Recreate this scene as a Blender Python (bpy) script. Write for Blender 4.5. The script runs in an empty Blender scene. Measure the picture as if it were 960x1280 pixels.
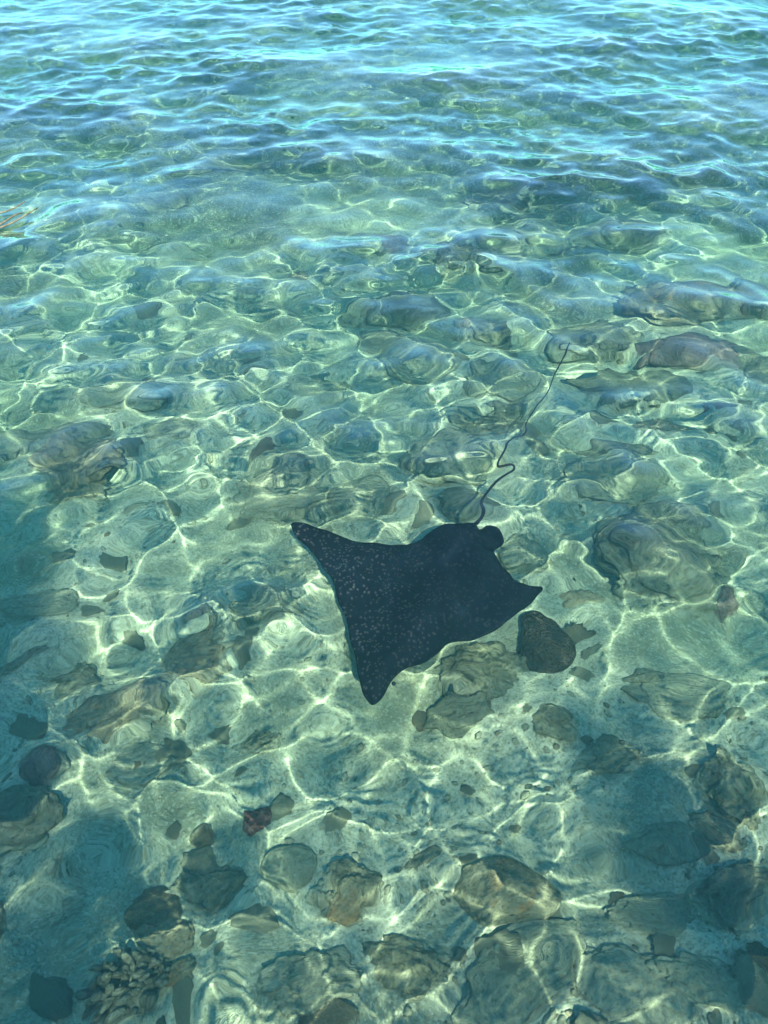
import bpy, bmesh, math, random
import numpy as np
from mathutils import Vector, noise, Matrix
from mathutils.geometry import delaunay_2d_cdt

R = math.radians
sc = bpy.context.scene
COL = sc.collection

# ------------------------------------------------------------------ camera
CAM_H, PITCH, VFOV = 2.6, 45.0, 67.0
cam = bpy.data.cameras.new('camera')
cam_o = bpy.data.objects.new('camera', cam)
COL.objects.link(cam_o)
cam_o.location = (0, 0, CAM_H)
cam_o.rotation_euler = (R(90 - PITCH), 0, 0)
cam.sensor_fit = 'VERTICAL'
cam.angle = R(VFOV)
cam.clip_start, cam.clip_end = 0.05, 1000
sc.camera = cam_o

# ------------------------------------------------------------------ sky and sun
SUN_EL, SUN_AZ = 50.0, 10.0          # azimuth: degrees to the right of straight behind the camera
w = bpy.data.worlds.new('World')
sc.world = w
w.use_nodes = True
wn = w.node_tree
bg = wn.nodes['Background']
sky = wn.nodes.new('ShaderNodeTexSky')
sky.sky_type = 'NISHITA'
sky.sun_disc = False
sky.sun_elevation = R(SUN_EL)
sky.sun_rotation = R(180 - SUN_AZ)
sky.air_density, sky.dust_density, sky.ozone_density = 1.0, 0.0, 9.0
wn.links.new(sky.outputs[0], bg.inputs[0])
bg.inputs[1].default_value = 0.14
sun = bpy.data.lights.new('sun', 'SUN')
sun.energy, sun.angle, sun.color = 3.2, R(0.8), (1.0, 0.95, 0.80)
sun_o = bpy.data.objects.new('sun', sun)
COL.objects.link(sun_o)
sun_dir = Vector((math.sin(R(SUN_AZ)) * math.cos(R(SUN_EL)), -math.cos(R(SUN_AZ)) * math.cos(R(SUN_EL)), math.sin(R(SUN_EL))))
sun_o.rotation_euler = sun_dir.to_track_quat('Z', 'Y').to_euler()
sun_o.location = (2, -4, 6)
sun.cycles.is_caustics_light = True
vs = sc.view_settings
vs.view_transform, vs.look, vs.exposure, vs.gamma = 'Standard', 'None', 1.88, 1.0
cy = sc.cycles
cy.use_denoising = True
cy.use_adaptive_sampling = True
cy.adaptive_threshold = 0.022
cy.max_bounces, cy.diffuse_bounces, cy.glossy_bounces, cy.transmission_bounces = 8, 2, 2, 5
cy.volume_bounces = 1
cy.transparent_max_bounces = 6
cy.sample_clamp_indirect = 4.0
cy.caustics_refractive = True
cy.caustics_reflective = False

# ------------------------------------------------------------------ helpers
F_PX = 640.0 / math.tan(R(VFOV / 2))
_cp, _sp = math.cos(R(PITCH)), math.sin(R(PITCH))

def place(px, py, z):
    """World point at height z that is seen at this spot of the picture through a calm water surface."""
    u, v = (px - 480) / F_PX, (640 - py) / F_PX
    d = Vector((u, _cp + v * _sp, -_sp + v * _cp)).normalized()
    t = -CAM_H / d.z
    p = Vector((0, 0, CAM_H)) + d * t
    if z >= 0:
        return Vector((0, 0, CAM_H)) + d * ((z - CAM_H) / d.z)
    k = 1 / 1.33
    h = Vector((d.x, d.y, 0)) * k
    dz = -math.sqrt(max(1e-6, 1 - h.length_squared))
    r = Vector((h.x, h.y, dz))
    return p + r * (z / dz)

def smooth(a, b, x):
    t = np.clip((x - a) / (b - a), 0, 1)
    return t * t * (3 - 2 * t)

def link(name, me, parent=None, mat=None, under=True):
    o = bpy.data.objects.new(name, me)
    COL.objects.link(o)
    if parent is not None:
        o.parent = parent
    if mat is not None and me is not None and not me.materials:
        me.materials.append(mat)
    if under and me is not None:
        o.cycles.is_caustics_receiver = True
    return o

def tag(o, label=None, cat=None, group=None, kind=None):
    if label: o['label'] = label
    if cat: o['category'] = cat
    if group: o['group'] = group
    if kind: o['kind'] = kind
    return o

def empty(name, loc, label, cat, group=None, rz=0):
    o = bpy.data.objects.new(name, None)
    o.empty_display_size = 0.1
    COL.objects.link(o)
    o.location = loc
    o.rotation_euler = (0, 0, rz)
    return tag(o, label, cat, group)

def grid_mesh(name, X, Y, Z):
    n, m = X.shape
    me = bpy.data.meshes.new(name)
    v = np.stack([X, Y, Z], -1).reshape(-1, 3).astype(np.float32)
    i = np.arange(n * m).reshape(n, m)
    q = np.stack([i[:-1, :-1], i[:-1, 1:], i[1:, 1:], i[1:, :-1]], -1).reshape(-1, 4)
    me.vertices.add(len(v)); me.vertices.foreach_set('co', v.ravel())
    me.loops.add(q.size); me.loops.foreach_set('vertex_index', q.ravel().astype(np.int32))
    me.polygons.add(len(q)); me.polygons.foreach_set('loop_start', (np.arange(len(q)) * 4).astype(np.int32))
    me.update()
    me.polygons.foreach_set('use_smooth', np.ones(len(q), dtype=bool))
    me.update()
    return me

def py_mesh(name, verts, faces, smooth_shade=True):
    me = bpy.data.meshes.new(name)
    me.from_pydata([tuple(v) for v in verts], [], faces)
    me.update()
    if smooth_shade:
        me.polygons.foreach_set('use_smooth', np.ones(len(me.polygons), dtype=bool))
    return me

def tube(name, pts, radii, sides=8):
    """Tapered tube along a smooth line of points."""
    pts = [Vector(p) for p in pts]
    verts, faces = [], []
    up = Vector((0, 0, 1))
    for i, p in enumerate(pts):
        d = (pts[min(i + 1, len(pts) - 1)] - pts[max(i - 1, 0)]).normalized()
        a = d.cross(up)
        if a.length < 1e-3: a = d.cross(Vector((0, 1, 0)))
        a.normalize(); b = a.cross(d).normalized()
        for k in range(sides):
            t = 2 * math.pi * k / sides
            verts.append(p + (a * math.cos(t) + b * math.sin(t)) * radii[i])
    n = len(pts)
    for i in range(n - 1):
        for k in range(sides):
            k2 = (k + 1) % sides
            faces.append((i * sides + k, i * sides + k2, (i + 1) * sides + k2, (i + 1) * sides + k))
    faces.append(tuple(range(sides - 1, -1, -1)))
    faces.append(tuple((n - 1) * sides + k for k in range(sides)))
    return py_mesh(name, verts, faces)

def spline(pts, n):
    """Catmull-Rom through the points."""
    pts = [Vector(p) for p in pts]
    P = [pts[0] * 2 - pts[1]] + pts + [pts[-1] * 2 - pts[-2]]
    out = []
    for s in range(len(pts) - 1):
        p0, p1, p2, p3 = P[s:s + 4]
        for k in range(n):
            t = k / n
            out.append(0.5 * ((2 * p1) + (p2 - p0) * t + (2 * p0 - 5 * p1 + 4 * p2 - p3) * t * t + (3 * p1 - p0 - 3 * p2 + p3) * t ** 3))
    out.append(pts[-1])
    return out

# ------------------------------------------------------------------ materials
class Nodes:
    def __init__(self, name):
        self.m = bpy.data.materials.new(name)
        self.m.use_nodes = True
        self.t = self.m.node_tree
        self.b = self.t.nodes['Principled BSDF']
        self.out = self.t.nodes['Material Output']
    def new(self, kind, **kw):
        n = self.t.nodes.new(kind)
        for k, v in kw.items():
            if k in n.inputs: n.inputs[k].default_value = v
            else: setattr(n, k, v)
        return n
    def link(self, a, b): self.t.links.new(a, b)
    def coord(self, kind='Object'):
        return self.new('ShaderNodeTexCoord').outputs[kind]
    def noise(self, vec, scale, detail=6, rough=0.6, dist=0.0):
        n = self.new('ShaderNodeTexNoise', Scale=scale, Detail=detail, Roughness=rough, Distortion=dist)
        self.link(vec, n.inputs['Vector'])
        return n.outputs[0]
    def voronoi(self, vec, scale, feature='F1'):
        n = self.new('ShaderNodeTexVoronoi', Scale=scale, feature=feature)
        self.link(vec, n.inputs['Vector'])
        return n.outputs['Distance']
    def ramp(self, fac, stops):
        n = self.new('ShaderNodeValToRGB')
        e = n.color_ramp.elements
        while len(e) < len(stops): e.new(0.5)
        for i, (p, c) in enumerate(stops):
            e[i].position = p
            e[i].color = (c[0], c[1], c[2], 1) if isinstance(c, (tuple, list)) else (c, c, c, 1)
        self.link(fac, n.inputs[0])
        return n.outputs[0]
    def mix(self, fac, a, b, mode='MIX'):
        n = self.new('ShaderNodeMix', data_type='RGBA', blend_type=mode)
        for s, v in ((n.inputs[0], fac), (n.inputs[6], a), (n.inputs[7], b)):
            if isinstance(v, bpy.types.NodeSocket): self.link(v, s)
            elif isinstance(v, (tuple, list)): s.default_value = (*v, 1)
            else: s.default_value = v
        return n.outputs[2]
    def math(self, op, a, b=0.0):
        n = self.new('ShaderNodeMath', operation=op)
        for s, v in ((n.inputs[0], a), (n.inputs[1], b)):
            if isinstance(v, bpy.types.NodeSocket): self.link(v, s)
            else: s.default_value = v
        return n.outputs[0]
    def bump(self, h, strength, dist):
        n = self.new('ShaderNodeBump', Strength=strength, Distance=dist)
        self.link(h, n.inputs['Height'])
        self.link(n.outputs[0], self.b.inputs['Normal'])
    def finish(self, color=None, rough=0.9, spec=0.05):
        if color is not None:
            if isinstance(color, bpy.types.NodeSocket): self.link(color, self.b.inputs['Base Color'])
            else: self.b.inputs['Base Color'].default_value = (*color, 1)
        self.b.inputs['Roughness'].default_value = rough
        self.b.inputs['Specular IOR Level'].default_value = spec
        return self.m

def mat_sand():
    n = Nodes('pale_sand')
    c = n.coord()
    big = n.noise(c, 1.1, 6, 0.65, 0.8)
    mid = n.noise(c, 6.0, 7, 0.7, 1.2)
    fine = n.noise(c, 45.0, 5, 0.7)
    lump = n.voronoi(n.mix(0.12, c, n.new('ShaderNodeTexNoise', Scale=7.0).outputs['Color']), 9.0)
    base = n.ramp(mid, [(0.25, (0.33, 0.325, 0.225)), (0.5, (0.50, 0.475, 0.34)), (0.75, (0.62, 0.59, 0.44))])
    # the weed cover thickens seaward, where the reef flat begins
    sea_ = n.new('ShaderNodeSeparateXYZ'); n.link(c, sea_.inputs[0])
    mr = n.new('ShaderNodeMapRange'); n.link(sea_.outputs[1], mr.inputs[0])
    mr.inputs[1].default_value, mr.inputs[2].default_value, mr.inputs[3].default_value, mr.inputs[4].default_value = 3.6, 7.5, 0.0, 0.34
    alg = n.ramp(n.math('ADD', big, n.math('MULTIPLY', mid, 0.35)), [(0.62, 0.0), (0.80, 0.9)])
    col = n.mix(alg, base, n.ramp(mid, [(0.35, (0.13, 0.14, 0.085)), (0.65, (0.29, 0.285, 0.185))]))
    weed = n.ramp(n.math('ADD', n.math('ADD', n.noise(c, 0.8, 5, 0.65, 0.6), mr.outputs[0]), n.math('MULTIPLY', mid, 0.2)), [(0.76, 0.0), (0.90, 0.93)])
    col = n.mix(weed, col, n.ramp(mid, [(0.35, (0.045, 0.055, 0.035)), (0.65, (0.11, 0.115, 0.07))]))
    col = n.mix(n.ramp(lump, [(0.05, 0.35), (0.4, 0.0)]), col, (0.30, 0.29, 0.20))
    col = n.mix(n.ramp(fine, [(0.32, 0.8), (0.56, 0.0)]), col, (0.20, 0.195, 0.13))
    grit = n.new('ShaderNodeTexVoronoi', Scale=120.0); n.link(c, grit.inputs['Vector'])
    gs = n.new('ShaderNodeSeparateXYZ'); n.link(grit.outputs['Color'], gs.inputs[0])
    col = n.mix(n.ramp(gs.outputs[0], [(0.74, 0.0), (0.84, 0.4)]), col, (0.62, 0.59, 0.45))
    col = n.mix(n.ramp(gs.outputs[1], [(0.78, 0.0), (0.88, 0.5)]), col, (0.15, 0.14, 0.09))
    n.bump(n.math('ADD', n.math('SUBTRACT', n.math('MULTIPLY', mid, 1.2), n.math('MULTIPLY', lump, 0.5)), n.math('MULTIPLY', fine, 0.3)), 0.7, 0.04)
    return n.finish(col, 1.0, 0.0)

def mat_rock(name, dark, mid, light, patch=None, patch_at=0.62, scale=9.0, vor=0.0, streak=False, drift=True, film=0.68):
    n = Nodes(name)
    dark, mid, light = [tuple(q * 0.9 * (1 - film) + f_ * film for q, f_ in zip(t_, (0.40, 0.39, 0.265))) for t_ in (dark, mid, light)]
    c = n.coord()
    info = n.new('ShaderNodeObjectInfo')
    add = n.new('ShaderNodeVectorMath', operation='ADD')
    n.link(c, add.inputs[0])
    sc_ = n.new('ShaderNodeVectorMath', operation='SCALE')
    comb = n.new('ShaderNodeCombineXYZ')
    for i in range(3): n.link(info.outputs['Random'], comb.inputs[i])
    n.link(comb.outputs[0], sc_.inputs[0]); sc_.inputs['Scale'].default_value = 37.0
    n.link(sc_.outputs[0], add.inputs[1])
    v = add.outputs[0]
    if streak:
        mp = n.new('ShaderNodeMapping'); n.link(v, mp.inputs['Vector']); mp.inputs['Scale'].default_value = (0.7, 4.0, 1.0)
        v2 = mp.outputs[0]
    else:
        v2 = v
    a = n.noise(v2, scale, 8, 0.7, 0.5)
    f = n.noise(v, 60, 5, 0.7)
    col = n.ramp(a, [(0.36, dark), (0.5, mid), (0.64, light)])
    if patch:
        p = n.noise(v, scale * 0.45, 4, 0.6, 1.0)
        col = n.mix(n.ramp(p, [(patch_at - 0.05, 0.0), (patch_at + 0.05, 0.9)]), col, patch)
    col = n.mix(n.ramp(f, [(0.35, 0.6), (0.62, 0.0)]), col, tuple(x * 0.55 for x in dark))
    pit = n.voronoi(v, 38.0)
    col = n.mix(n.ramp(pit, [(0.10, 0.65), (0.30, 0.0)]), col, tuple(x * 0.45 for x in dark))
    # pale dusting of sand in the hollows of the grain
    if drift: col = n.mix(n.ramp(n.noise(v, 22, 5, 0.7), [(0.58, 0.0), (0.72, 0.55)]), col, (0.46, 0.43, 0.32))
    # sand drifted over the foot of the stone
    gz = n.new('ShaderNodeSeparateXYZ'); n.link(n.coord('Generated'), gz.inputs[0])
    foot = n.math('ADD', gz.outputs[2], n.math('MULTIPLY', n.noise(v, 7, 5, 0.7), 0.7))
    if drift: col = n.mix(n.ramp(foot, [(0.78, 0.95), (1.06, 0.0)]), col, (0.48, 0.455, 0.325))
    h = n.math('ADD', n.math('ADD', a, n.math('MULTIPLY', f, 0.4)), n.math('MULTIPLY', pit, 0.25))
    if vor: h = n.math('ADD', h, n.math('MULTIPLY', n.voronoi(v, vor), 0.7))
    n.bump(h, 0.9, 0.045)
    return n.finish(col, 0.95, 0.03)

M = {
    'sand': mat_sand(),
    'olive': mat_rock('olive_rock', (0.12, 0.125, 0.08), (0.23, 0.23, 0.15), (0.42, 0.40, 0.28)),
    'grey': mat_rock('grey_green_rock', (0.17, 0.175, 0.13), (0.31, 0.31, 0.23), (0.46, 0.44, 0.33), streak=True),
    'brown': mat_rock('brown_rock', (0.11, 0.075, 0.045), (0.24, 0.17, 0.10), (0.42, 0.33, 0.22), film=0.3),
    'dark': mat_rock('dark_rock', (0.045, 0.05, 0.038), (0.11, 0.115, 0.08), (0.25, 0.24, 0.17), film=0.36),
    'rust': mat_rock('rust_patched_rock', (0.10, 0.09, 0.055), (0.20, 0.175, 0.11), (0.36, 0.31, 0.21), patch=(0.34, 0.19, 0.07), patch_at=0.60, film=0.25),
    'mauve': mat_rock('mauve_rock', (0.10, 0.05, 0.055), (0.22, 0.12, 0.12), (0.36, 0.24, 0.22), film=0.2),
    'pale': mat_rock('pale_rock', (0.24, 0.22, 0.16), (0.44, 0.41, 0.30), (0.64, 0.59, 0.46)),
    'orange': mat_rock('orange_rock', (0.16, 0.06, 0.02), (0.42, 0.17, 0.05), (0.56, 0.33, 0.16)),
    'maroon': mat_rock('maroon_lump', (0.09, 0.028, 0.028), (0.20, 0.075, 0.07), (0.42, 0.22, 0.19), scale=22, drift=False, film=0.0),
    'domecoral': mat_rock('brown_dome_coral', (0.035, 0.026, 0.02), (0.075, 0.055, 0.042), (0.13, 0.10, 0.075), patch=(0.16, 0.08, 0.05), patch_at=0.68, scale=14, vor=70, drift=False, film=0.0),
    'coral': mat_rock('encrusting_coral', (0.11, 0.10, 0.06), (0.25, 0.23, 0.14), (0.48, 0.43, 0.29), scale=12, vor=28, film=0.25),
    'branch': mat_rock('branch_coral', (0.06, 0.065, 0.05), (0.17, 0.17, 0.13), (0.38, 0.37, 0.29), scale=14, drift=False, film=0.15),
}

# ------------------------------------------------------------------ the sea
rng = np.random.default_rng(11)
WAVES = []
for lam, amp, n, spread, far in ((2.6, 0.014, 6, 0.7, 1.1), (1.15, 0.0098, 12, 1.0, 0.95), (0.62, 0.0063, 18, 0.95, 0.84),
                                 (0.34, 0.0036, 28, 1.1, 0.86), (0.19, 0.00115, 28, 1.2, 1.3), (0.105, 0.00028, 24, 1.4, 1.9)):
    for k in range(n):
        L = lam * rng.uniform(0.75, 1.35)
        WAVES.append((L, amp * math.sqrt(2 / n), rng.normal(math.pi * 0.44, spread), rng.uniform(0, 2 * math.pi), far))

def sea_surface(X, Y, cell):
    """Sum of travelling waves with peaked crests; choppier away from the shelter of the jetty."""
    g = smooth(4.0, 11.0, Y)
    X32, Y32 = X.astype(np.float32), Y.astype(np.float32)
    Z, DX, DY = [np.zeros(X.shape, np.float32) for _ in range(3)]
    gust = np.zeros(X.shape, np.float32)          # patches of ruffled and of smooth water
    for L, th, ph in ((1.9, 0.4, 1.0), (2.7, 2.1, 4.0), (3.9, 1.2, 2.2), (5.5, 2.7, 0.4), (1.4, 1.5, 3.1)):
        gust += np.sin(np.float32(2 * math.pi / L * math.cos(th)) * X32 + np.float32(2 * math.pi / L * math.sin(th)) * Y32 + np.float32(ph))
    gust = 1 + 0.26 * gust * smooth(2.5, 6, Y)
    for far in sorted({q[4] for q in WAVES}):
        pz, px_, py_ = [np.zeros(X.shape, np.float32) for _ in range(3)]
        lam = 1
        for L, A, th, ph, f in WAVES:
            if f != far: continue
            K = 2 * math.pi / L; lam = L
            a = np.float32(K * math.cos(th)) * X32 + np.float32(K * math.sin(th)) * Y32 + np.float32(ph)
            pz += np.float32(A) * np.sin(a)
            co_ = np.float32(A) * np.cos(a)
            px_ += np.float32(math.cos(th)) * co_; py_ += np.float32(math.sin(th)) * co_
        k = ((1 + (far - 1) * g) * (1 - smooth(lam / 4, lam / 2.3, cell))).astype(np.float32)
        if lam < 0.9: k = k * np.clip(gust, 0.35, 1.8).astype(np.float32)
        Z += pz * k; DX += px_ * k; DY += py_ * k
    return X32 + 0.8 * DX, Y32 + 0.8 * DY, Z

ys = [-9.0]
while ys[-1] < -1.7: ys.append(ys[-1] + 0.1)
while ys[-1] < 90:
    ys.append(ys[-1] + 0.0125 + 0.0024 * max(ys[-1], 0) + 0.03 * max(0, ys[-1] - 17))
ys = np.array(ys)
us = np.linspace(-1, 1, 940)
U, Yw = np.meshgrid(us, ys)
Xw = U * (3.4 + 0.72 * np.clip(Yw, 0, None) + 1.5 * np.clip(-Yw - 2, 0, 6))
cell = np.broadcast_to((np.gradient(ys))[:, None], Xw.shape)
sea = link('sea_water', grid_mesh('sea_water', *sea_surface(Xw, Yw, cell)), under=False)
tag(sea, kind='structure')
n = Nodes('sea_water')
n.finish((1, 1, 1), 0.0, 0.5)
n.b.inputs['Transmission Weight'].default_value = 1.0
n.b.inputs['IOR'].default_value = 1.333
sea.data.materials.append(n.m)
sea.cycles.is_caustics_caster = True

# ------------------------------------------------------------------ the seabed
BEDW = [(L, A, t, p) for L, A, t, p in zip(rng.uniform(0.35, 3.2, 26), rng.uniform(0.3, 1, 26), rng.uniform(0, 6.28, 26), rng.uniform(0, 6.28, 26))]
def bed_z(X, Y):
    X, Y = np.asarray(X, float), np.asarray(Y, float)
    z = -0.86 - 0.016 * np.clip(Y - 2, 0, 60)
    for L, A, t, p in BEDW:
        k = 2 * math.pi / L
        z = z + 0.011 * A * L ** 0.8 * np.sin(k * (X * math.cos(t) + Y * math.sin(t)) + p)
    return z
def shore_z(Y):
    return smooth(2.2, 5.5, -np.asarray(Y, float)) * 1.5
ysb = [-16.0]
while ysb[-1] < -3: ysb.append(ysb[-1] + 0.25)
while ysb[-1] < 95:
    ysb.append(ysb[-1] + 0.022 + 0.012 * max(ysb[-1], 0))
ysb = np.array(ysb)
U, Yb = np.meshgrid(np.linspace(-1, 1, 330), ysb)
Xb = U * (5 + 0.9 * np.clip(Yb, 0, None) + 1.5 * np.clip(-Yb - 2, 0, 6))
Zb = bed_z(Xb, Yb)
small = np.zeros_like(Xb)
for k in range(40):
    L = rng.uniform(0.09, 0.3); t = rng.uniform(0, 6.28)
    small += np.sin(2 * math.pi / L * (Xb * math.cos(t) + Yb * math.sin(t)) + rng.uniform(0, 6.28)) * L
Zb = Zb + shore_z(Yb) + 0.006 * small * (1 - smooth(5, 12, Yb))
bed = link('seabed', grid_mesh('seabed', Xb, Yb, Zb), mat=M['sand'])
tag(bed, kind='structure')

def on_bed(px, py):
    p = place(px, py, -0.9)
    for _ in range(6):
        p = place(px, py, float(bed_z(p.x, p.y)))
    return p

# the tint of the water itself: light is lost with every metre of it
me = bpy.data.meshes.new('haze')
bm = bmesh.new()
bmesh.ops.create_cube(bm, size=1)
bm.to_mesh(me); bm.free()
hz = link('haze', me, under=False)
hz.scale = (240, 130, 7)
hz.location = (0, 55, 0.085 - 3.5)
tag(hz, 'clear blue green body of the sea water', None, kind='stuff')
n = Nodes('water_tint')
n.t.nodes.remove(n.b)
va = n.new('ShaderNodeVolumeAbsorption', Color=(0.14, 0.91, 0.68, 1), Density=0.56)
vsn = n.new('ShaderNodeVolumeScatter', Color=(0.34, 0.94, 0.66, 1), Density=0.12)
ad = n.new('ShaderNodeAddShader')
n.link(va.outputs[0], ad.inputs[0]); n.link(vsn.outputs[0], ad.inputs[1])
n.link(ad.outputs[0], n.out.inputs['Volume'])
me.materials.append(n.m)

# ------------------------------------------------------------------ rocks and corals
random.seed(5)
_ico = {}
def ico(sub):
    if sub not in _ico:
        bm = bmesh.new()
        bmesh.ops.create_icosphere(bm, subdivisions=sub, radius=1)
        v = np.array([q.co[:] for q in bm.verts]); f = [[q.index for q in p.verts] for p in bm.faces]
        bm.free(); _ico[sub] = (v, f)
    return _ico[sub]

def rock_mesh(name, sx, sy, sz, style, seed, sub=4):
    v, f = ico(sub)
    out = []
    off = Vector((seed * 3.17 % 61, seed * 7.71 % 53, seed * 1.93 % 47))
    big = {'boulder': 0.30, 'slab': 0.32, 'dome': 0.05, 'reef': 0.40}[style]
    for p in v:
        d = Vector(p)
        q = d * 1.15 + off
        r = 1 + big * noise.fractal(q, 1.0, 2.0, 3) * 1.4
        if style != 'dome':
            r += 0.13 * noise.fractal(d * 2.9 + off, 0.8, 2.2, 3)
        if style == 'reef':
            dist = noise.voronoi(d * 2.6 + off)[0]
            r += 0.30 * (0.45 - dist[0]) + 0.10 * (0.5 - noise.voronoi(d * 6.5 + off)[0][0])
        elif style == 'boulder':
            r += 0.10 * noise.fractal(d * 4.6 + off, 0.7, 2.1, 5) + 0.05 * (0.5 - noise.voronoi(d * 2.2 + off)[0][0])
        elif style == 'dome':
            r += 0.018 * noise.fractal(d * 5 + off, 0.9, 2.1, 3)
        z = d.z * r
        if style == 'slab':
            z = math.copysign(abs(d.z) ** 0.55, d.z) * (1 + 0.35 * noise.fractal(d * 2.4 + off, 0.9, 2.1, 4))
        out.append((d.x * r * sx, d.y * r * sy, z * sz))
    return py_mesh(name, out, f)

def rock(name, label, cat, px, py, wpx, hpx, rot, rel, style, mat, group=None, sub=4, lift=0.0):
    """A stone on the bed: wpx by hpx is how large it looks; rel is its height over its width."""
    c = on_bed(px, py)
    sx = (on_bed(px + wpx / 2, py) - on_bed(px - wpx / 2, py)).length / 2
    ya, yb_ = on_bed(px, py + hpx / 2), on_bed(px, py - hpx / 2)
    sy = (yb_ - ya).length / 2
    sz = rel * min(sx, sy) * 1.05
    sy = max(sy - sz * 0.25, sy * 0.6)
    o = link(name, rock_mesh(name, sx, sy, sz, style, random.random() * 900, sub), mat=M[mat])
    o.location = (c.x, c.y, float(bed_z(c.x, c.y)) + sz * 0.12 + lift)
    o.rotation_euler = (random.uniform(-0.1, 0.1), random.uniform(-0.1, 0.1), R(rot))
    tag(o, label, cat, group)
    return o

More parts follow.
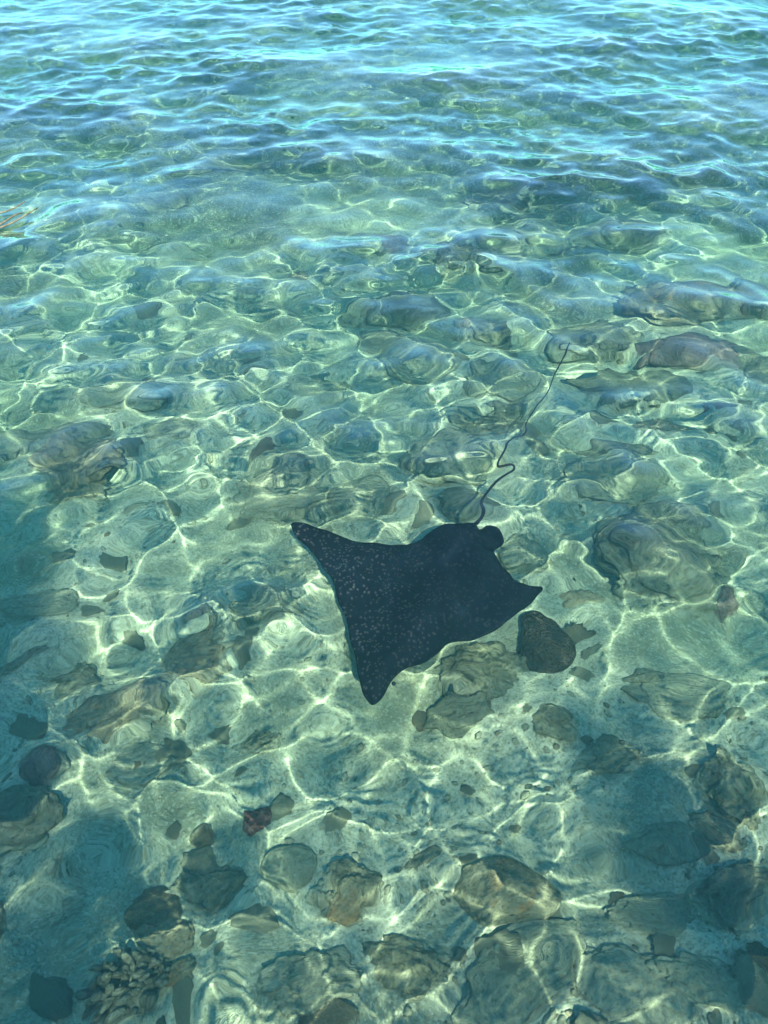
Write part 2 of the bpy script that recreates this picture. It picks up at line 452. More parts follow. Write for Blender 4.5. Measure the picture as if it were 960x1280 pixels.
ROCKS = [
    # near the eagle ray
    ('rock', 'large flat oval grey green boulder touching the spotted wing tip of the ray', 'rock', 350, 613, 112, 72, 6, 0.45, 'boulder', 'grey'),
    ('dome_coral', 'dark brown round dome coral just off the ray\'s plain wing tip', 'coral', 680, 800, 84, 84, 0, 0.62, 'dome', 'domecoral'),
    ('rock', 'knobbly yellow brown reef rock under the front edge of the ray', 'rock', 596, 832, 96, 66, 12, 0.5, 'reef', 'coral'),
    ('rock', 'dark pitted lump of coral rock below the knobbly reef rock', 'rock', 575, 893, 66, 52, 0, 0.5, 'reef', 'dark'),
    ('rock', 'olive stone showing behind the pelvic fins of the ray', 'rock', 652, 694, 62, 46, -20, 0.6, 'boulder', 'olive'),
    ('rock', 'small orange crusted stone next to the ray\'s plain wing tip', 'rock', 722, 738, 50, 26, 10, 0.5, 'reef', 'orange'),
    ('rock', 'low grey stone with a dark side, alone on bright sand left of the ray', 'rock', 330, 766, 84, 42, 4, 0.5, 'boulder', 'grey'),
    ('rock', 'small mossy stone against the head of the ray', 'rock', 446, 816, 40, 62, 20, 0.6, 'boulder', 'olive'),
    ('rock', 'round sandy stone beside the ray\'s tail base', 'rock', 450, 622, 74, 56, 0, 0.45, 'dome', 'grey'),
    ('rock', 'dark stone crossed by pale coral twigs right at the tail base', 'rock', 582, 634, 56, 40, 0, 0.5, 'reef', 'dark'),
    ('rock', 'long greenish boulder beneath the kinked middle of the ray\'s tail', 'rock', 566, 580, 110, 60, -14, 0.45, 'boulder', 'olive'),
    ('rock', 'knobbly brown stone under the outer bend of the tail', 'rock', 614, 534, 80, 46, 8, 0.5, 'reef', 'coral'),
    # left of the ray
    ('rock', 'streaked light brown stone lying slantwise on the sand', 'rock', 246, 826, 64, 100, -38, 0.45, 'boulder', 'brown'),
    ('rock', 'long smooth brown slab in the edge of the shade', 'rock', 142, 900, 112, 46, 30, 0.4, 'slab', 'brown'),
    ('rock', 'dark rounded boulder above the long brown slab', 'rock', 98, 850, 56, 58, 0, 0.6, 'boulder', 'dark'),
    ('rock', 'smooth blue grey stone lying deep in the shade', 'rock', 44, 762, 96, 38, 16, 0.45, 'boulder', 'grey'),
    ('rock', 'narrow dark stone in the shade below the blue grey stone', 'rock', 30, 830, 60, 26, 30, 0.5, 'boulder', 'dark'),
    ('rock', 'rough brown dark sided boulder in a cluster at the start of the shade', 'rock', 98, 588, 96, 66, 0, 0.6, 'reef', 'brown'),
    ('rock', 'dark ragged boulder behind the brown one in its cluster', 'rock', 82, 548, 90, 36, 8, 0.5, 'reef', 'dark'),
    ('rock', 'low olive boulder at the outer side of the shaded cluster', 'rock', 18, 556, 66, 44, 0, 0.5, 'boulder', 'olive'),
    ('rock', 'dark boulder with a maroon top among the shaded rocks', 'rock', 52, 968, 66, 44, 20, 0.6, 'boulder', 'mauve'),
    ('rock', 'broad dark olive boulder below the maroon topped one', 'rock', 26, 1022, 84, 74, 0, 0.6, 'reef', 'dark'),
    ('rock', 'small yellowish stone between the ray\'s head and the red lump', 'rock', 316, 922, 52, 38, 0, 0.5, 'reef', 'coral'),
    ('rock', 'low pale slab lit by a bright patch near the slanted brown stone', 'rock', 172, 958, 60, 50, 30, 0.35, 'slab', 'pale'),
    # the near foreground
    ('maroon_lump', 'small maroon wrinkled lump lying alone on pale sand', 'sponge', 318, 1026, 38, 44, 20, 0.8, 'boulder', 'maroon'),
    ('rock', 'round dark ringed stone, one of a pair below the maroon lump', 'rock', 360, 1088, 70, 62, 0, 0.5, 'dome', 'olive'),
    ('rock', 'round stone with a yellow brown face, beside the dark ringed one', 'rock', 432, 1118, 76, 76, 0, 0.55, 'boulder', 'rust'),
    ('rock', 'wide blue green stone behind the branching coral and brown rock', 'rock', 262, 1106, 110, 58, -8, 0.5, 'boulder', 'dark'),
    ('rock', 'smooth reddish brown boulder leaning on the branching coral', 'rock', 204, 1172, 74, 76, 0, 0.6, 'boulder', 'brown'),
    ('rock', 'low rust brown stone wedged beside the branching coral', 'rock', 222, 1232, 60, 54, 20, 0.5, 'boulder', 'rust'),
    ('rock', 'broad rounded coral boulder with an orange brown flank', 'rock', 634, 1126, 124, 100, -10, 0.55, 'dome', 'rust'),
    ('rock', 'thin dark stone between the ringed stones and the rust flanked boulder', 'rock', 536, 1082, 52, 22, 20, 0.5, 'boulder', 'dark'),
    ('rock', 'crusty dark reef ledge with pale edges near the jetty foot', 'rock', 512, 1206, 100, 70, -14, 0.5, 'reef', 'coral'),
    ('rock', 'low grey boulder next to the crusty reef ledge', 'rock', 388, 1230, 120, 80, 10, 0.4, 'boulder', 'grey'),
    ('rock', 'flat pitted olive slab between the rust flanked boulder and the jetty', 'rock', 660, 1220, 150, 86, 24, 0.25, 'slab', 'olive'),
    ('rock', 'pale bumpy slab beyond the pitted olive one', 'rock', 790, 1236, 150, 80, -12, 0.25, 'slab', 'pale'),
    # right foreground
    ('rock', 'dark weedy boulder in the middle of the dappled shadow', 'rock', 758, 952, 84, 62, 0, 0.45, 'reef', 'dark'),
    ('rock', 'long flat slab lying across the dappled shadow', 'rock', 838, 1058, 96, 36, 4, 0.35, 'slab', 'olive'),
    ('rock', 'knobbly boulder with dark holes at the lit side of the dappled shadow', 'rock', 922, 992, 70, 84, 0, 0.55, 'reef', 'coral'),
    ('rock', 'reddish brown stone below the boulder with dark holes', 'rock', 896, 1040, 60, 44, -20, 0.5, 'boulder', 'rust'),
    ('rock', 'large dark boulder at the root of the dappled shadow', 'rock', 918, 1122, 120, 92, 20, 0.5, 'reef', 'dark'),
    ('rock', 'smooth blue grey hollow topped slab inside the dappled shadow', 'rock', 822, 1146, 110, 66, 0, 0.3, 'slab', 'grey'),
    ('rock', 'olive ridge of rock nearest the jetty inside the dappled shadow', 'rock', 880, 1232, 130, 60, -8, 0.4, 'boulder', 'olive'),
    ('rock', 'low smooth grey slab with a dark rim between dome coral and dappled shadow', 'rock', 850, 866, 120, 60, -14, 0.3, 'slab', 'grey'),
    ('rock', 'short dark stone at the rim of the low grey slab', 'rock', 806, 842, 46, 24, 10, 0.6, 'boulder', 'dark'),
    ('rock', 'small dark crusted knob beyond the low grey slab', 'rock', 888, 888, 40, 30, 0, 0.7, 'reef', 'dark'),
    ('rock', 'pale lumpy stone between the dark pitted lump and the dappled shadow', 'rock', 690, 906, 56, 44, 0, 0.5, 'reef', 'coral'),
    # right of the ray
    ('rock', 'wide mottled reef patch on the sand beyond the dome coral', 'rock', 836, 706, 172, 108, 6, 0.32, 'reef', 'dark'),
    ('rock', 'reddish mauve crusted stone at the side of the wide reef patch', 'rock', 904, 750, 46, 34, 0, 0.6, 'reef', 'mauve'),
    ('rock', 'broad weed covered dark green boulder right of the tail', 'rock', 764, 604, 124, 64, 4, 0.45, 'boulder', 'olive'),
    ('rock', 'narrow blue black ledge on top of the weedy green boulder', 'rock', 768, 567, 96, 20, -6, 0.6, 'boulder', 'dark'),
    ('rock', 'brown low stone between the tail tip and the weedy boulder', 'rock', 832, 534, 80, 26, 0, 0.5, 'boulder', 'brown'),
    # middle distance
    ('rock', 'dark reef boulder just past the tip of the ray\'s tail', 'rock', 788, 478, 124, 60, 6, 0.5, 'reef', 'dark'),
    ('rock', 'pink brown crusted ledge behind the dark reef boulder', 'rock', 866, 438, 130, 42, 4, 0.5, 'reef', 'mauve'),
    ('rock', 'dark boulder beside the pink brown ledge', 'rock', 944, 462, 70, 54, 0, 0.6, 'boulder', 'dark'),
    ('rock', 'rust edged long reef ledge behind the pink brown ledge', 'rock', 850, 384, 150, 46, -6, 0.5, 'reef', 'rust'),
    ('rock', 'brown reef block at the far end of the rust edged ledge', 'rock', 938, 378, 70, 40, 0, 0.6, 'reef', 'brown'),
    ('rock', 'low dark boulder right behind the tail tip, among pale stones', 'rock', 742, 422, 100, 46, 0, 0.5, 'boulder', 'dark'),
    ('rock', 'pale domed boulder ringed by light, on the sand behind the tail', 'rock', 530, 452, 96, 62, 0, 0.45, 'dome', 'pale'),
    ('rock', 'olive boulder with a brown foot beside the tail\'s outer half', 'rock', 626, 484, 96, 56, 0, 0.5, 'boulder', 'olive'),
    ('rock', 'small rust topped stone behind the olive boulder', 'rock', 610, 418, 70, 30, 0, 0.5, 'reef', 'rust'),
    ('rock', 'dark blue boulder behind the pale domed boulder', 'rock', 512, 386, 76, 50, 0, 0.6, 'boulder', 'dark'),
    ('rock', 'small black stone beside the dark blue boulder', 'rock', 476, 424, 46, 32, 0, 0.6, 'boulder', 'dark'),
    ('rock', 'angular grey stone with a shaded front near the small black stone', 'rock', 448, 386, 50, 32, -20, 0.6, 'boulder', 'grey'),
    ('rock', 'wide dark flat stone on open sand in front of the small black stone', 'rock', 390, 492, 104, 40, 4, 0.4, 'boulder', 'olive'),
    ('rock', 'dark low slab on the sand between the cluster and the oval boulder', 'rock', 148, 496, 120, 30, 4, 0.4, 'slab', 'olive'),
    ('rock', 'small dark stone between the low slab and the oval boulder', 'rock', 212, 540, 60, 34, 0, 0.5, 'boulder', 'olive'),
    ('rock', 'purple brown narrow stone slanting on pale sand, far from the ray', 'rock', 492, 308, 52, 22, -34, 0.6, 'slab', 'mauve'),
    ('rock', 'yellowish boulder heading the far reef beyond the tail', 'rock', 568, 320, 62, 34, 0, 0.6, 'boulder', 'coral'),
    ('rock', 'rounded grey boulder second in the far reef', 'rock', 618, 312, 60, 40, 0, 0.65, 'boulder', 'grey'),
    ('rock', 'dark olive boulder third in the far reef', 'rock', 688, 298, 92, 34, 0, 0.6, 'reef', 'olive'),
    ('rock', 'wide dark reef block closing the far reef', 'rock', 776, 294, 90, 30, 0, 0.6, 'reef', 'dark'),
    ('rock', 'dark block behind the far reef\'s rounded grey boulder', 'rock', 632, 250, 90, 28, 0, 0.6, 'reef', 'dark'),
    ('rock', 'olive block in deep water behind the far reef', 'rock', 716, 196, 100, 22, 0, 0.7, 'reef', 'olive'),
    ('rock', 'yellowish stone in the ripples left of the far reef', 'rock', 200, 254, 74, 22, 0, 0.6, 'reef', 'coral'),
    ('rock', 'pale stone among far rubble left of the purple stone', 'rock', 210, 318, 90, 24, 0, 0.4, 'boulder', 'pale'),
    ('rock', 'brown stone at the foot of a lone caustic streak', 'rock', 378, 345, 40, 20, 0, 0.6, 'reef', 'brown'),
    ('rock', 'dark weedy bank far out past all the ripples', 'rock', 820, 120, 220, 22, 0, 0.5, 'reef', 'dark'),
    ('rock', 'long dark bank of reef in the rippled distance', 'rock', 260, 205, 220, 20, 0, 0.5, 'reef', 'dark'),
    ('rock', 'low dark reef hump beyond the long dark bank', 'rock', 420, 140, 160, 16, 0, 0.5, 'reef', 'olive'),
]
for r_ in ROCKS:
    rock(*r_, sub=5 if r_[5] * r_[6] > 4600 and r_[4] > 500 else 4)

# rubble: small stones strewn over the sand, a few looks, each stone its own thing
LOOKS = [('small pale rubble stone lying on the sand', 'pale', 'pale rubble stones on the sand'),
         ('small grey green rubble stone lying on the sand', 'grey', 'grey green rubble stones on the sand'),
         ('small dark rubble stone lying on the sand', 'dark', 'dark rubble stones on the sand'),
         ('small brown rubble stone lying on the sand', 'brown', 'brown rubble stones on the sand')]
MARKS = [(465, 900, 'in front of the ray\'s head'), (350, 613, 'around the oval boulder at the wing tip'), (684, 812, 'around the brown dome coral'), (318, 1026, 'around the maroon lump'),
         (158, 1236, 'around the finger coral'), (634, 1126, 'around the rust flanked boulder'), (836, 706, 'around the wide mottled reef patch'), (758, 952, 'within the dappled shadow'),
         (922, 1130, 'at the root of the dappled shadow'), (142, 880, 'around the long brown slab'), (44, 762, 'deep in the shade'), (98, 575, 'around the shaded boulder cluster'),
         (764, 600, 'around the weedy green boulder'), (650, 545, 'beneath the ray\'s tail'), (860, 430, 'among the pink brown and rust edged ledges'), (530, 440, 'around the pale domed boulder'),
         (390, 490, 'around the wide dark flat stone'), (150, 480, 'around the dark low slab'), (690, 310, 'along the far reef'), (250, 350, 'in the far rubble field'), (330, 770, 'on the bright sand left of the ray'), (400, 1220, 'by the low grey boulder'), (800, 1230, 'by the pale bumpy slab')]
protos = []
for i in range(10):
    protos.append(rock_mesh('rubble_stone', 1, random.uniform(0.65, 0.95), random.uniform(0.25, 0.45), 'boulder' if i % 2 else 'reef', 13 + i * 31.7, 3))
stone_mesh = {}
rr = random.Random(21)
for i in range(110):
    py = 330 + 980 * rr.random() ** 0.8
    px = rr.uniform(-20, 980)
    p = on_bed(px, py)
    k = rr.choices(range(4), (7, 4, 0.6, 1.5))[0]
    j = rr.randrange(10)
    if (j, k) not in stone_mesh:
        m_ = protos[j].copy(); m_.materials.append(M[LOOKS[k][1]]); stone_mesh[(j, k)] = m_
    o = link('rubble_stone', stone_mesh[(j, k)])
    s = 0.028 + 0.085 * rr.random() ** 2.0
    o.scale = (s, s, s)
    o.location = (p.x, p.y, p.z + s * 0.02)
    o.rotation_euler = (rr.uniform(-0.3, 0.3), rr.uniform(-0.3, 0.3), rr.uniform(0, 6.28))
    near = min(MARKS, key=lambda q: (px - q[0]) ** 2 + (py - q[1]) ** 2)[2]
    size = 'tiny' if s < 0.05 else 'small' if s < 0.09 else 'fist sized'
    tag(o, LOOKS[k][0].replace('small', size).replace('lying on the sand', near), 'stone', LOOKS[k][2])

# gravel: grit and shell bits nobody could count, one mesh
gp, gf = ico(1)
gr = np.random.default_rng(8)
GV, GF, GM = [], [], []
for i in range(8000):
    y = 0.3 + 8.0 * gr.random() ** 1.3
    x = gr.uniform(-1, 1) * (1.2 + 0.62 * y)
    if noise.noise(Vector((x * 1.6, y * 1.6, 3.3))) + gr.uniform(-0.25, 0.25) < 0.02: continue
    r_ = 0.006 + 0.016 * gr.random() ** 2
    a = gr.uniform(0, 6.28); ca, sa = math.cos(a), math.sin(a)
    q = gp * np.array((1, gr.uniform(0.6, 1), gr.uniform(0.35, 0.7))) * r_ * gr.uniform(0.8, 1.2, (len(gp), 1))
    q = np.stack([q[:, 0] * ca - q[:, 1] * sa + x, q[:, 0] * sa + q[:, 1] * ca + y, q[:, 2] + float(bed_z(x, y)) + r_ * 0.15], -1)
    o_ = len(GV) * len(gp)
    GV.append(q); GF += [[k + o_ for k in f] for f in gf]; GM += [int(gr.choice(4, p=(0.5, 0.25, 0.1, 0.15)))] * len(gf)
gm = py_mesh('gravel', np.concatenate(GV), GF)
for k in ('pale', 'grey', 'dark', 'brown'): gm.materials.append(M[k])
gm.polygons.foreach_set('material_index', np.array(GM, np.int32))
tag(link('gravel', gm), 'loose pale gravel and shell grit between the stones', None, kind='stuff')

# the branching coral
c = on_bed(158, 1236)
bc = empty('branching_coral', (c.x, c.y, float(bed_z(c.x, c.y))), 'dark clump of stubby finger coral beside the reddish brown boulder', 'coral')
link('base', rock_mesh('base', 0.10, 0.095, 0.06, 'reef', 77, 3), bc, M['branch'])
fingers = []
for k in range(5):
    L = 0.045 + 0.008 * k
    pts = [Vector((0.010 * math.sin(t * 2.2 + k), 0.010 * math.cos(t * 1.7 + k * 2) - 0.010, t * L)) for t in np.linspace(0, 1, 7)]
    m_ = tube('branch', pts, [0.012, 0.0115, 0.0112, 0.012, 0.0132, 0.012, 0.006], 8)
    m_.materials.append(M['branch'])
    fingers.append(m_)
for k in range(74):
    t = math.sqrt((k + 0.5) / 74); a = k * 2.39996
    o = link('branch', fingers[k % 5], bc)
    x, y = t * math.cos(a), t * math.sin(a)
    o.location = (0.095 * x, 0.088 * y, 0.045 * (1 - t * t) + 0.008)
    o.rotation_euler = Vector((x * 0.6 + rr.uniform(-.12, .12), y * 0.6 + rr.uniform(-.12, .12), 1)).to_track_quat('Z', 'Y').to_euler()
    s = rr.uniform(0.85, 1.2); o.scale = (s, s, s)

# ------------------------------------------------------------------ the eagle ray
def mat_ray():
    n = Nodes('ray_skin')
    c = n.coord()
    w_ = n.new('ShaderNodeTexNoise', Scale=9.0, Detail=2.0); n.link(c, w_.inputs['Vector'])
    warp = n.new('ShaderNodeVectorMath', operation='MULTIPLY_ADD')
    n.link(w_.outputs['Color'], warp.inputs[0]); warp.inputs[1].default_value = (0.03, 0.03, 0.03); n.link(c, warp.inputs[2])
    flat = n.new('ShaderNodeVectorMath', operation='MULTIPLY'); n.link(warp.outputs[0], flat.inputs[0]); flat.inputs[1].default_value = (1, 1, 0)
    d = n.voronoi(flat.outputs[0], 58.0)
    spot = n.ramp(d, [(0.22, 1.0), (0.36, 0.0)])
    keep = n.ramp(n.noise(c, 4.5, 3, 0.6), [(0.34, 0.6), (0.58, 1.0)])
    sx = n.new('ShaderNodeSeparateXYZ'); n.link(c, sx.inputs[0])
    wing = n.new('ShaderNodeMapRange'); n.link(sx.outputs[0], wing.inputs[0])
    wing.inputs[1].default_value, wing.inputs[2].default_value, wing.inputs[3].default_value, wing.inputs[4].default_value = -0.35, 0.15, 1.0, 0.25
    f = n.math('MULTIPLY', n.math('MULTIPLY', spot, keep), wing.outputs[0])
    base = n.ramp(n.noise(c, 7, 4, 0.6), [(0.35, (0.0010, 0.0028, 0.0065)), (0.7, (0.0030, 0.0056, 0.0105))])
    col = n.mix(f, base, (0.062, 0.063, 0.062))
    n.bump(n.noise(c, 60, 3, 0.6), 0.15, 0.004)
    return n.finish(col, 0.6, 0.03)
M['ray'] = mat_ray()
M['ray_plain'] = Nodes('ray_tail_skin').finish((0.006, 0.008, 0.012), 0.5, 0.15)
M['eye'] = Nodes('ray_eye').finish((0.01, 0.01, 0.012), 0.1, 0.5)

OUT = [(82, 152), (92, 143), (125, 146), (165, 160), (200, 165), (270, 191), (340, 206), (420, 209), (470, 206), (520, 190), (555, 162), (590, 149),
       (640, 146), (676, 150), (694, 166), (715, 163), (738, 166), (760, 180), (770, 200), (762, 218), (742, 234), (752, 256), (772, 282), (795, 308),
       (812, 335), (850, 340), (885, 343), (914, 350), (892, 375), (850, 405), (800, 445), (740, 480), (690, 508), (655, 524), (600, 532), (565, 546), (540, 575),
       (510, 600), (460, 618), (430, 640), (400, 670), (379, 705), (356, 732), (332, 743), (311, 730), (293, 700), (284, 650), (276, 600),
       (266, 540), (262, 490), (245, 440), (215, 380), (180, 310), (140, 240), (100, 190)]
OUT = [(340 + x / 2.6667, 600 + y / 2.6667) for x, y in OUT]
RZ = -0.37
root = place(525, 735, RZ)
tail_base = place(597, 656, RZ) - root
snout = place(464, 872, RZ) - root
axis = (snout - tail_base).normalized()
side = Vector((axis.y, -axis.x, 0))           # towards the spotted wing when positive or negative, see below
blen = (snout - tail_base).length
ring = [p - root + 0.007 * noise.noise_vector(p * 14) * Vector((1, 1, 0)) for p in spline([place(x, y, RZ) for x, y in OUT] + [place(*OUT[0], RZ)], 3)[:-1]]
poly = np.array([(p.x, p.y) for p in ring])
def inside(x, y):
    c_ = False
    j = len(poly) - 1
    for i in range(len(poly)):
        if (poly[i, 1] > y) != (poly[j, 1] > y) and x < (poly[j, 0] - poly[i, 0]) * (y - poly[i, 1]) / (poly[j, 1] - poly[i, 1]) + poly[i, 0]:
            c_ = not c_
        j = i
    return c_
def edge_d(x, y):
    a = poly; b = np.roll(poly, -1, 0); ab = b - a; ap = np.array((x, y)) - a
    t = np.clip((ap * ab).sum(1) / np.maximum((ab * ab).sum(1), 1e-9), 0, 1)
    return float(np.sqrt(((ap - ab * t[:, None]) ** 2).sum(1).min()))
pts = [Vector((x, y)) for x, y in poly]
nb = len(pts)
for gx in np.arange(poly[:, 0].min(), poly[:, 0].max(), 0.018):
    for gy in np.arange(poly[:, 1].min(), poly[:, 1].max(), 0.018):
        x, y = gx + rr.uniform(-.003, .003), gy + rr.uniform(-.003, .003)
        if inside(x, y) and edge_d(x, y) > 0.008: pts.append(Vector((x, y)))
vo, _, fo, *_ = delaunay_2d_cdt(pts, [(i, (i + 1) % nb) for i in range(nb)], [list(range(nb))], 1, 1e-5)
tip = Vector((place(372, 656, RZ) - root)).xy
rtip = Vector((place(676, 731, RZ) - root)).xy
ray_dir = (place(480, 735, -0.5) - place(480, 735, -0.3)) / -0.2
top, bot = [], []
edge = {}
for v in vo:
    e = edge_d(v.x, v.y)
    q = Vector((v.x, v.y, 0)) - tail_base
    l = q.dot(axis) / blen
    s = abs(q.dot(side))
    sgn = q.dot(side)
    t_edge = math.sqrt(min(1.0, max(0.0, e / 0.07)))
    core = math.exp(-(s / 0.13) ** 2) * (0.35 + 0.65 * math.sin(math.pi * min(1, max(0, l * 0.85 + 0.12))))
    head = math.exp(-((l - 0.86) / 0.14) ** 2 - (s / 0.075) ** 2)
    th = (0.010 + 0.072 * core + 0.018 * head) * t_edge
    # wings arch: the spotted wing lifts to the surface, the other one droops a little
    dl = max(0.0, 1 - (Vector((v.x, v.y)) - tip).length / 0.62)
    dr = max(0.0, 1 - (Vector((v.x, v.y)) - rtip).length / 0.5)
    mid = 0.16 * dl ** 1.6 - 0.05 * dr ** 1.5 + 0.018 * math.sin(sgn * 17 + l * 3) * min(1, s / 0.2)
    sh = ray_dir * mid
    top.append(Vector((v.x + sh.x, v.y + sh.y, mid + th)))
    bot.append(Vector((v.x + sh.x, v.y + sh.y, mid - th * 0.6)))
    edge[len(top) - 1] = e < 1e-4
nv = len(top)
verts = list(top); bmap = {}
for i in range(nv):
    if edge[i]: bmap[i] = i
    else:
        bmap[i] = len(verts); verts.append(bot[i])
faces = []
for f in fo:
    a = [Vector((vo[i].x, vo[i].y)) for i in f[:3]]
    f = list(f)
    if (a[1] - a[0]).cross(a[2] - a[0]) < 0: f.reverse()
    faces.append(f); faces.append([bmap[i] for i in reversed(f)])
ray = empty('eagle_ray', root, 'dark navy eagle ray with pale spots, swimming just under the surface', 'ray')
body = link('body', py_mesh('body', verts, faces), ray, M['ray'])
TAIL = [(597, 657), (603, 643), (597, 634), (609, 614), (624, 597), (641, 586), (638, 580), (615, 585), (624, 569), (640, 549), (654, 546), (659, 539), (657, 531),
        (670, 509), (684, 493), (687, 482), (694, 465), (706, 445), (711, 430)]
tp = [place(x, y, -0.27 + 0.14 * i / (len(TAIL) - 1)) - root for i, (x, y) in enumerate(TAIL)]
# even out the kinks the ripples put into the line, keep its bends
for _ in range(1):
    tp = [tp[0]] + [(tp[i - 1] + tp[i] * 8 + tp[i + 1]) / 10 for i in range(1, len(tp) - 1)] + [tp[-1]]
tp = [tail_base + axis * 0.10 + Vector((0, 0, 0.02)), tail_base + axis * 0.03 + Vector((0, 0, 0.015))] + tp
tp = spline(tp, 6)
link('tail', tube('tail', tp, [0.0105 - 0.0065 * min(1, 1.6 * i / len(tp)) for i in range(len(tp))], 8), ray, M['ray_plain'])
# small dorsal fin at the root of the tail
fin = []
for i, t in enumerate(np.linspace(0, 1, 8)):
    b_ = tail_base + axis * (0.07 - 0.07 * t) + Vector((0, 0, 0.02))
    hgt = 0.035 * math.sin(math.pi * min(1, t * 0.8 + 0.1)) ** 0.8
    fin.append((b_, b_ - axis * 0.015 + Vector((0, 0, hgt))))
fv, ff = [], []
for b_, t_ in fin:
    fv += [b_ + side * 0.006, b_ - side * 0.006, t_]
for i in range(7):
    o_ = 3 * i
    ff += [(o_, o_ + 3, o_ + 5, o_ + 2), (o_ + 1, o_ + 2, o_ + 5, o_ + 4), (o_, o_ + 1, o_ + 4, o_ + 3)]
ff += [(0, 2, 1), (21, 22, 23)]
link('dorsal_fin', py_mesh('dorsal_fin', fv, ff), ray, M['ray_plain'])
v_, f_ = ico(2)
em = py_mesh('eye', [tuple(q * 0.011) for q in v_], f_); em.materials.append(M['eye'])
for s_ in (-1, 1):
    e_ = link('eye', em, ray)
    e_.location = snout - axis * 0.105 + side * 0.058 * s_ + Vector((0, 0, 0.022))

# ------------------------------------------------------------------ a small dark fish
def mat_fish():
    n = Nodes('fish_skin')
    col = n.ramp(n.noise(n.coord(), 30, 3), [(0.4, (0.012, 0.02, 0.028)), (0.7, (0.04, 0.055, 0.06))])
    return n.finish(col, 0.5, 0.2)
M['fish'] = mat_fish()
p = place(903, 514, -0.55)
fish = empty('fish', p, 'small slim dark fish gliding over the sand past the tail tip', 'fish', rz=R(186))
prof = [(-0.085, 0.004, 0.004), (-0.078, 0.010, 0.014), (-0.055, 0.015, 0.023), (-0.02, 0.017, 0.028), (0.02, 0.014, 0.024), (0.055, 0.008, 0.014), (0.078, 0.004, 0.008), (0.085, 0.002, 0.007)]
fv, ff = [], []
for x, a, b in prof:
    for k in range(10):
        t = 2 * math.pi * k / 10
        fv.append((x, a * math.cos(t), b * math.sin(t)))
for i in range(len(prof) - 1):
    for k in range(10):
        k2 = (k + 1) % 10
        ff.append((i * 10 + k, i * 10 + k2, i * 10 + 10 + k2, i * 10 + 10 + k))
ff += [tuple(range(9, -1, -1)), tuple((len(prof) - 1) * 10 + k for k in range(10))]
link('body', py_mesh('body', fv, ff), fish, M['fish'])
def fin_plate(name, outline, th, parent):
    fv = [(x, th, z) for x, z in outline] + [(x, -th, z) for x, z in outline]
    k = len(outline)
    ff = [tuple(range(k)), tuple(range(2 * k - 1, k - 1, -1))] + [(i, i + k, (i + 1) % k + k, (i + 1) % k) for i in range(k)]
    return link(name, py_mesh(name, fv, ff, False), parent, M['fish'])
fin_plate('tail_fin', [(0.078, 0.006), (0.105, 0.026), (0.125, 0.034), (0.112, 0.0), (0.125, -0.034), (0.105, -0.026), (0.078, -0.006)], 0.0015, fish)
fin_plate('dorsal_fin', [(-0.035, 0.024), (-0.02, 0.040), (0.02, 0.036), (0.05, 0.024), (0.052, 0.012)], 0.0015, fish)
fin_plate('anal_fin', [(0.0, -0.022), (0.015, -0.036), (0.045, -0.024), (0.05, -0.012)], 0.0015, fish)

# ------------------------------------------------------------------ brown reflection lines at the side, built as tubes on the water
def mat_plain(name, a, b, scale, rough=0.8):
    n = Nodes(name)
    col = n.ramp(n.noise(n.coord(), scale, 5, 0.65), [(0.35, a), (0.65, b)])
    return n.finish(col, rough, 0.2)
M['reflection_line'] = mat_plain('reflection_brown', (0.10, 0.065, 0.035), (0.26, 0.19, 0.11), 20)
pa = place(-30, 281, 0.005)
fl = empty('reflected_lines', pa, 'orange brown frond stalks drifting on the ripples', 'reflection')
for k, (x0, y0, x1, y1) in enumerate(((-60, 290, 32, 251), (-60, 304, 48, 263), (-50, 300, 30, 268))):
    A, B = place(x0, y0, 0.006) - pa, place(x1, y1, 0.006) - pa
    line = [A.lerp(B, t) + Vector((0.015 * math.sin(9 * t + k), 0.03 * math.sin(5 * t + k * 2), 0.012 * math.sin(7 * t + k))) for t in np.linspace(0, 1, 14)]
    link('reflection_line', tube('reflection_line', line, [0.012 - 0.008 * t for t in np.linspace(0, 1, 14)], 7), fl, M['reflection_line'])

# ------------------------------------------------------------------ the jetty the picture is taken from (behind and below the camera)
M['timber'] = mat_plain('weathered_timber', (0.16, 0.13, 0.10), (0.34, 0.29, 0.23), 6)
jt = empty('jetty', (0, -1.3, 0), 'weathered timber jetty with thick round piles, behind the viewer', 'jetty')
def box_mesh(name, sx, sy, sz):
    bm = bmesh.new(); bmesh.ops.create_cube(bm, size=1)
    for v in bm.verts: v.co = Vector((v.co.x * sx, v.co.y * sy, v.co.z * sz))
    bmesh.ops.bevel(bm, geom=bm.edges[:], offset=0.006, segments=1, affect='EDGES')
    me = bpy.data.meshes.new(name); bm.to_mesh(me); bm.free(); me.materials.append(M['timber'])
    return me
DECK = 0.85
pm = box_mesh('plank', 0.19, 1.7, 0.045)
for i in range(34):
    o = link('plank', pm, jt, under=False)
    o.location = (-3.4 + 0.2 * i, -0.15 + rr.uniform(-0.01, 0.01), DECK + rr.uniform(-0.003, 0.003))
bmh = box_mesh('beam', 6.8, 0.14, 0.2)
for y in (-0.75, 0.4):
    o = link('beam', bmh, jt, under=False); o.location = (0, y, DECK - 0.125)
def shade_base(px, py, top):
    """Point at height top whose shadow falls on the bed at this spot."""
    p = on_bed(px, py)
    h = Vector((sun_dir.x, sun_dir.y, 0)) / 1.333
    rz = math.sqrt(1 - h.length_squared)
    s = p + Vector((h.x, h.y, rz)) * (-p.z / rz)
    return s + sun_dir * (top / sun_dir.z)
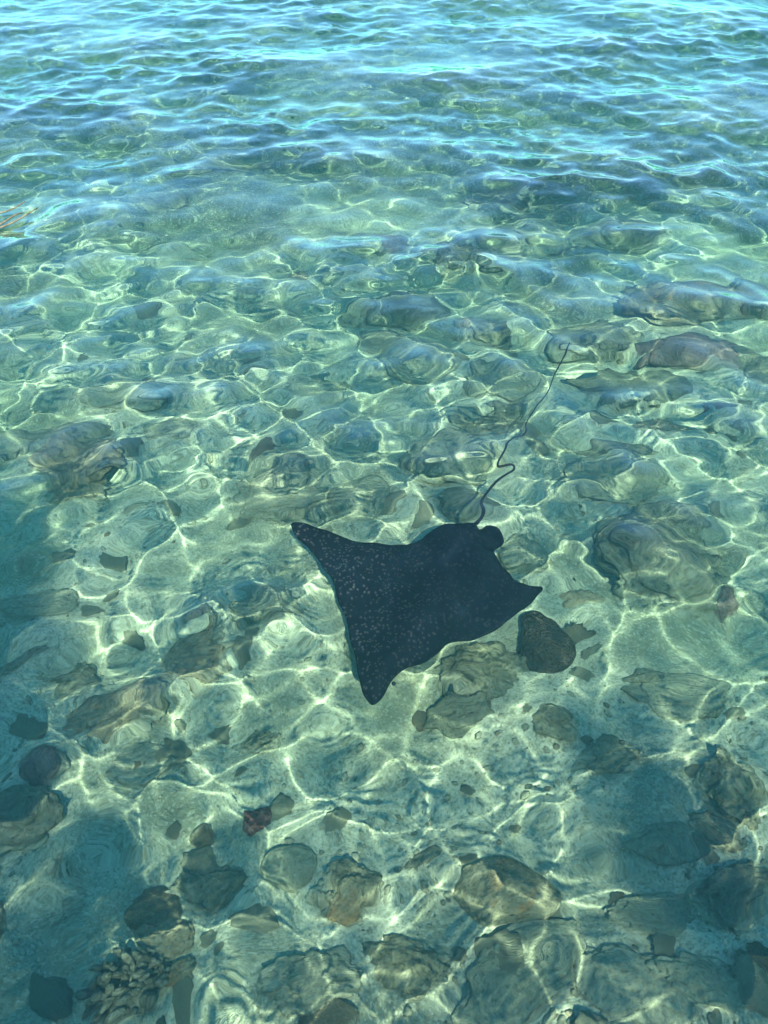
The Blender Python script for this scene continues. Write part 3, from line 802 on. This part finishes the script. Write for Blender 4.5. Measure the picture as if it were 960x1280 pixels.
for x, y in ((-3.0, 0.55), (-1.0, 0.55), (1.0, 0.55), (3.0, 0.55), (-2.0, -0.9), (2.0, -0.9)):
    zs = np.linspace(-1.3, DECK - 0.23, 10)
    link('pile', tube('pile', [Vector((x + 0.01 * math.sin(z * 3 + x), y - 0.1, z)) for z in zs], [0.085 * (1.05 + rr.uniform(-.05, .05)) for q in zs], 12), jt, M['timber'])

# ------------------------------------------------------------------ unseen trees behind the jetty, crowns shaped to cast the shade patches
M['bark'] = mat_plain('grey_bark', (0.10, 0.08, 0.06), (0.24, 0.20, 0.15), 9)
M['leaf'] = mat_plain('glossy_leaf', (0.035, 0.07, 0.02), (0.07, 0.12, 0.035), 3, 0.5)
def shade_tree(label, blobs, seed, dense):
    q = random.Random(seed)
    cen = [(shade_base(px, py, h), r) for px, py, h, r in blobs]
    mean = sum((c for c, _ in cen), Vector()) / len(cen)
    fy = min(mean.y - 0.8, -6.0)
    foot = Vector((mean.x + 0.5, fy, float(shore_z(fy)) - 0.1))
    t = empty('shade_tree', foot, label, 'tree', 'unseen trees shaped for shade behind the jetty')
    fork = Vector((mean.x * 0.3 + foot.x * 0.7, mean.y * 0.3 + foot.y * 0.7, mean.z * 0.62)) - foot
    pts = spline([(0, 0, 0), fork * 0.5 + Vector((0.15, -0.1, 0)), fork], 6)
    link('trunk', tube('trunk', pts, [0.17 - 0.08 * k / (len(pts) - 1) for k in range(len(pts))], 10), t, M['bark'], under=False)
    fv, ff = [], []
    for c, r in cen:
        e = c - foot
        lp = spline([fork, fork.lerp(e, 0.5) + Vector((q.uniform(-.2, .2), q.uniform(-.2, .2), 0.15)), e], 5)
        link('limb', tube('limb', lp, [0.085 - 0.065 * k / (len(lp) - 1) for k in range(len(lp))], 7), t, M['bark'], under=False)
        for _ in range(int(dense * r * r / 0.36)):
            d = Vector((q.gauss(0, 1), q.gauss(0, 1), q.gauss(0, 1))).normalized() * r * q.random() ** 0.45
            p = e + d * (1 + 0.35 * noise.noise(d * 2.5 + e))
            L, W = q.uniform(0.10, 0.17), q.uniform(0.045, 0.075)
            m_ = Matrix.Rotation(q.uniform(0, 6.28), 3, 'Z') @ Matrix.Rotation(q.gauss(0, 0.6), 3, 'X') @ Matrix.Rotation(q.gauss(0, 0.5), 3, 'Y')
            o_ = len(fv)
            for v in ((0, 0, 0), (W, L * 0.45, 0.012), (W * 0.75, L * 0.8, 0.006), (0, L, -0.01), (-W * 0.75, L * 0.8, 0.006), (-W, L * 0.45, 0.012)):
                fv.append(p + m_ @ Vector(v))
            ff.append((o_, o_ + 1, o_ + 2, o_ + 3)); ff.append((o_, o_ + 3, o_ + 4, o_ + 5))
    link('crown', py_mesh('crown', fv, ff), t, M['leaf'], under=False)
shade_tree('unseen leaning broadleaf tree, its crown shaped to shade the finger coral side', [(-5, 705, 7.2, 0.50), (-30, 840, 7.6, 0.42), (20, 940, 7.5, 0.26), (100, 1120, 7.4, 0.24), (40, 1250, 7.2, 0.24)], 4, 330)
shade_tree('unseen broadleaf tree, its crown shaped to shade the dark weedy boulder side', [(770, 950, 7.0, 0.27), (840, 1070, 7.3, 0.28), (830, 1160, 7.1, 0.24), (960, 1150, 7.4, 0.3)], 9, 170)
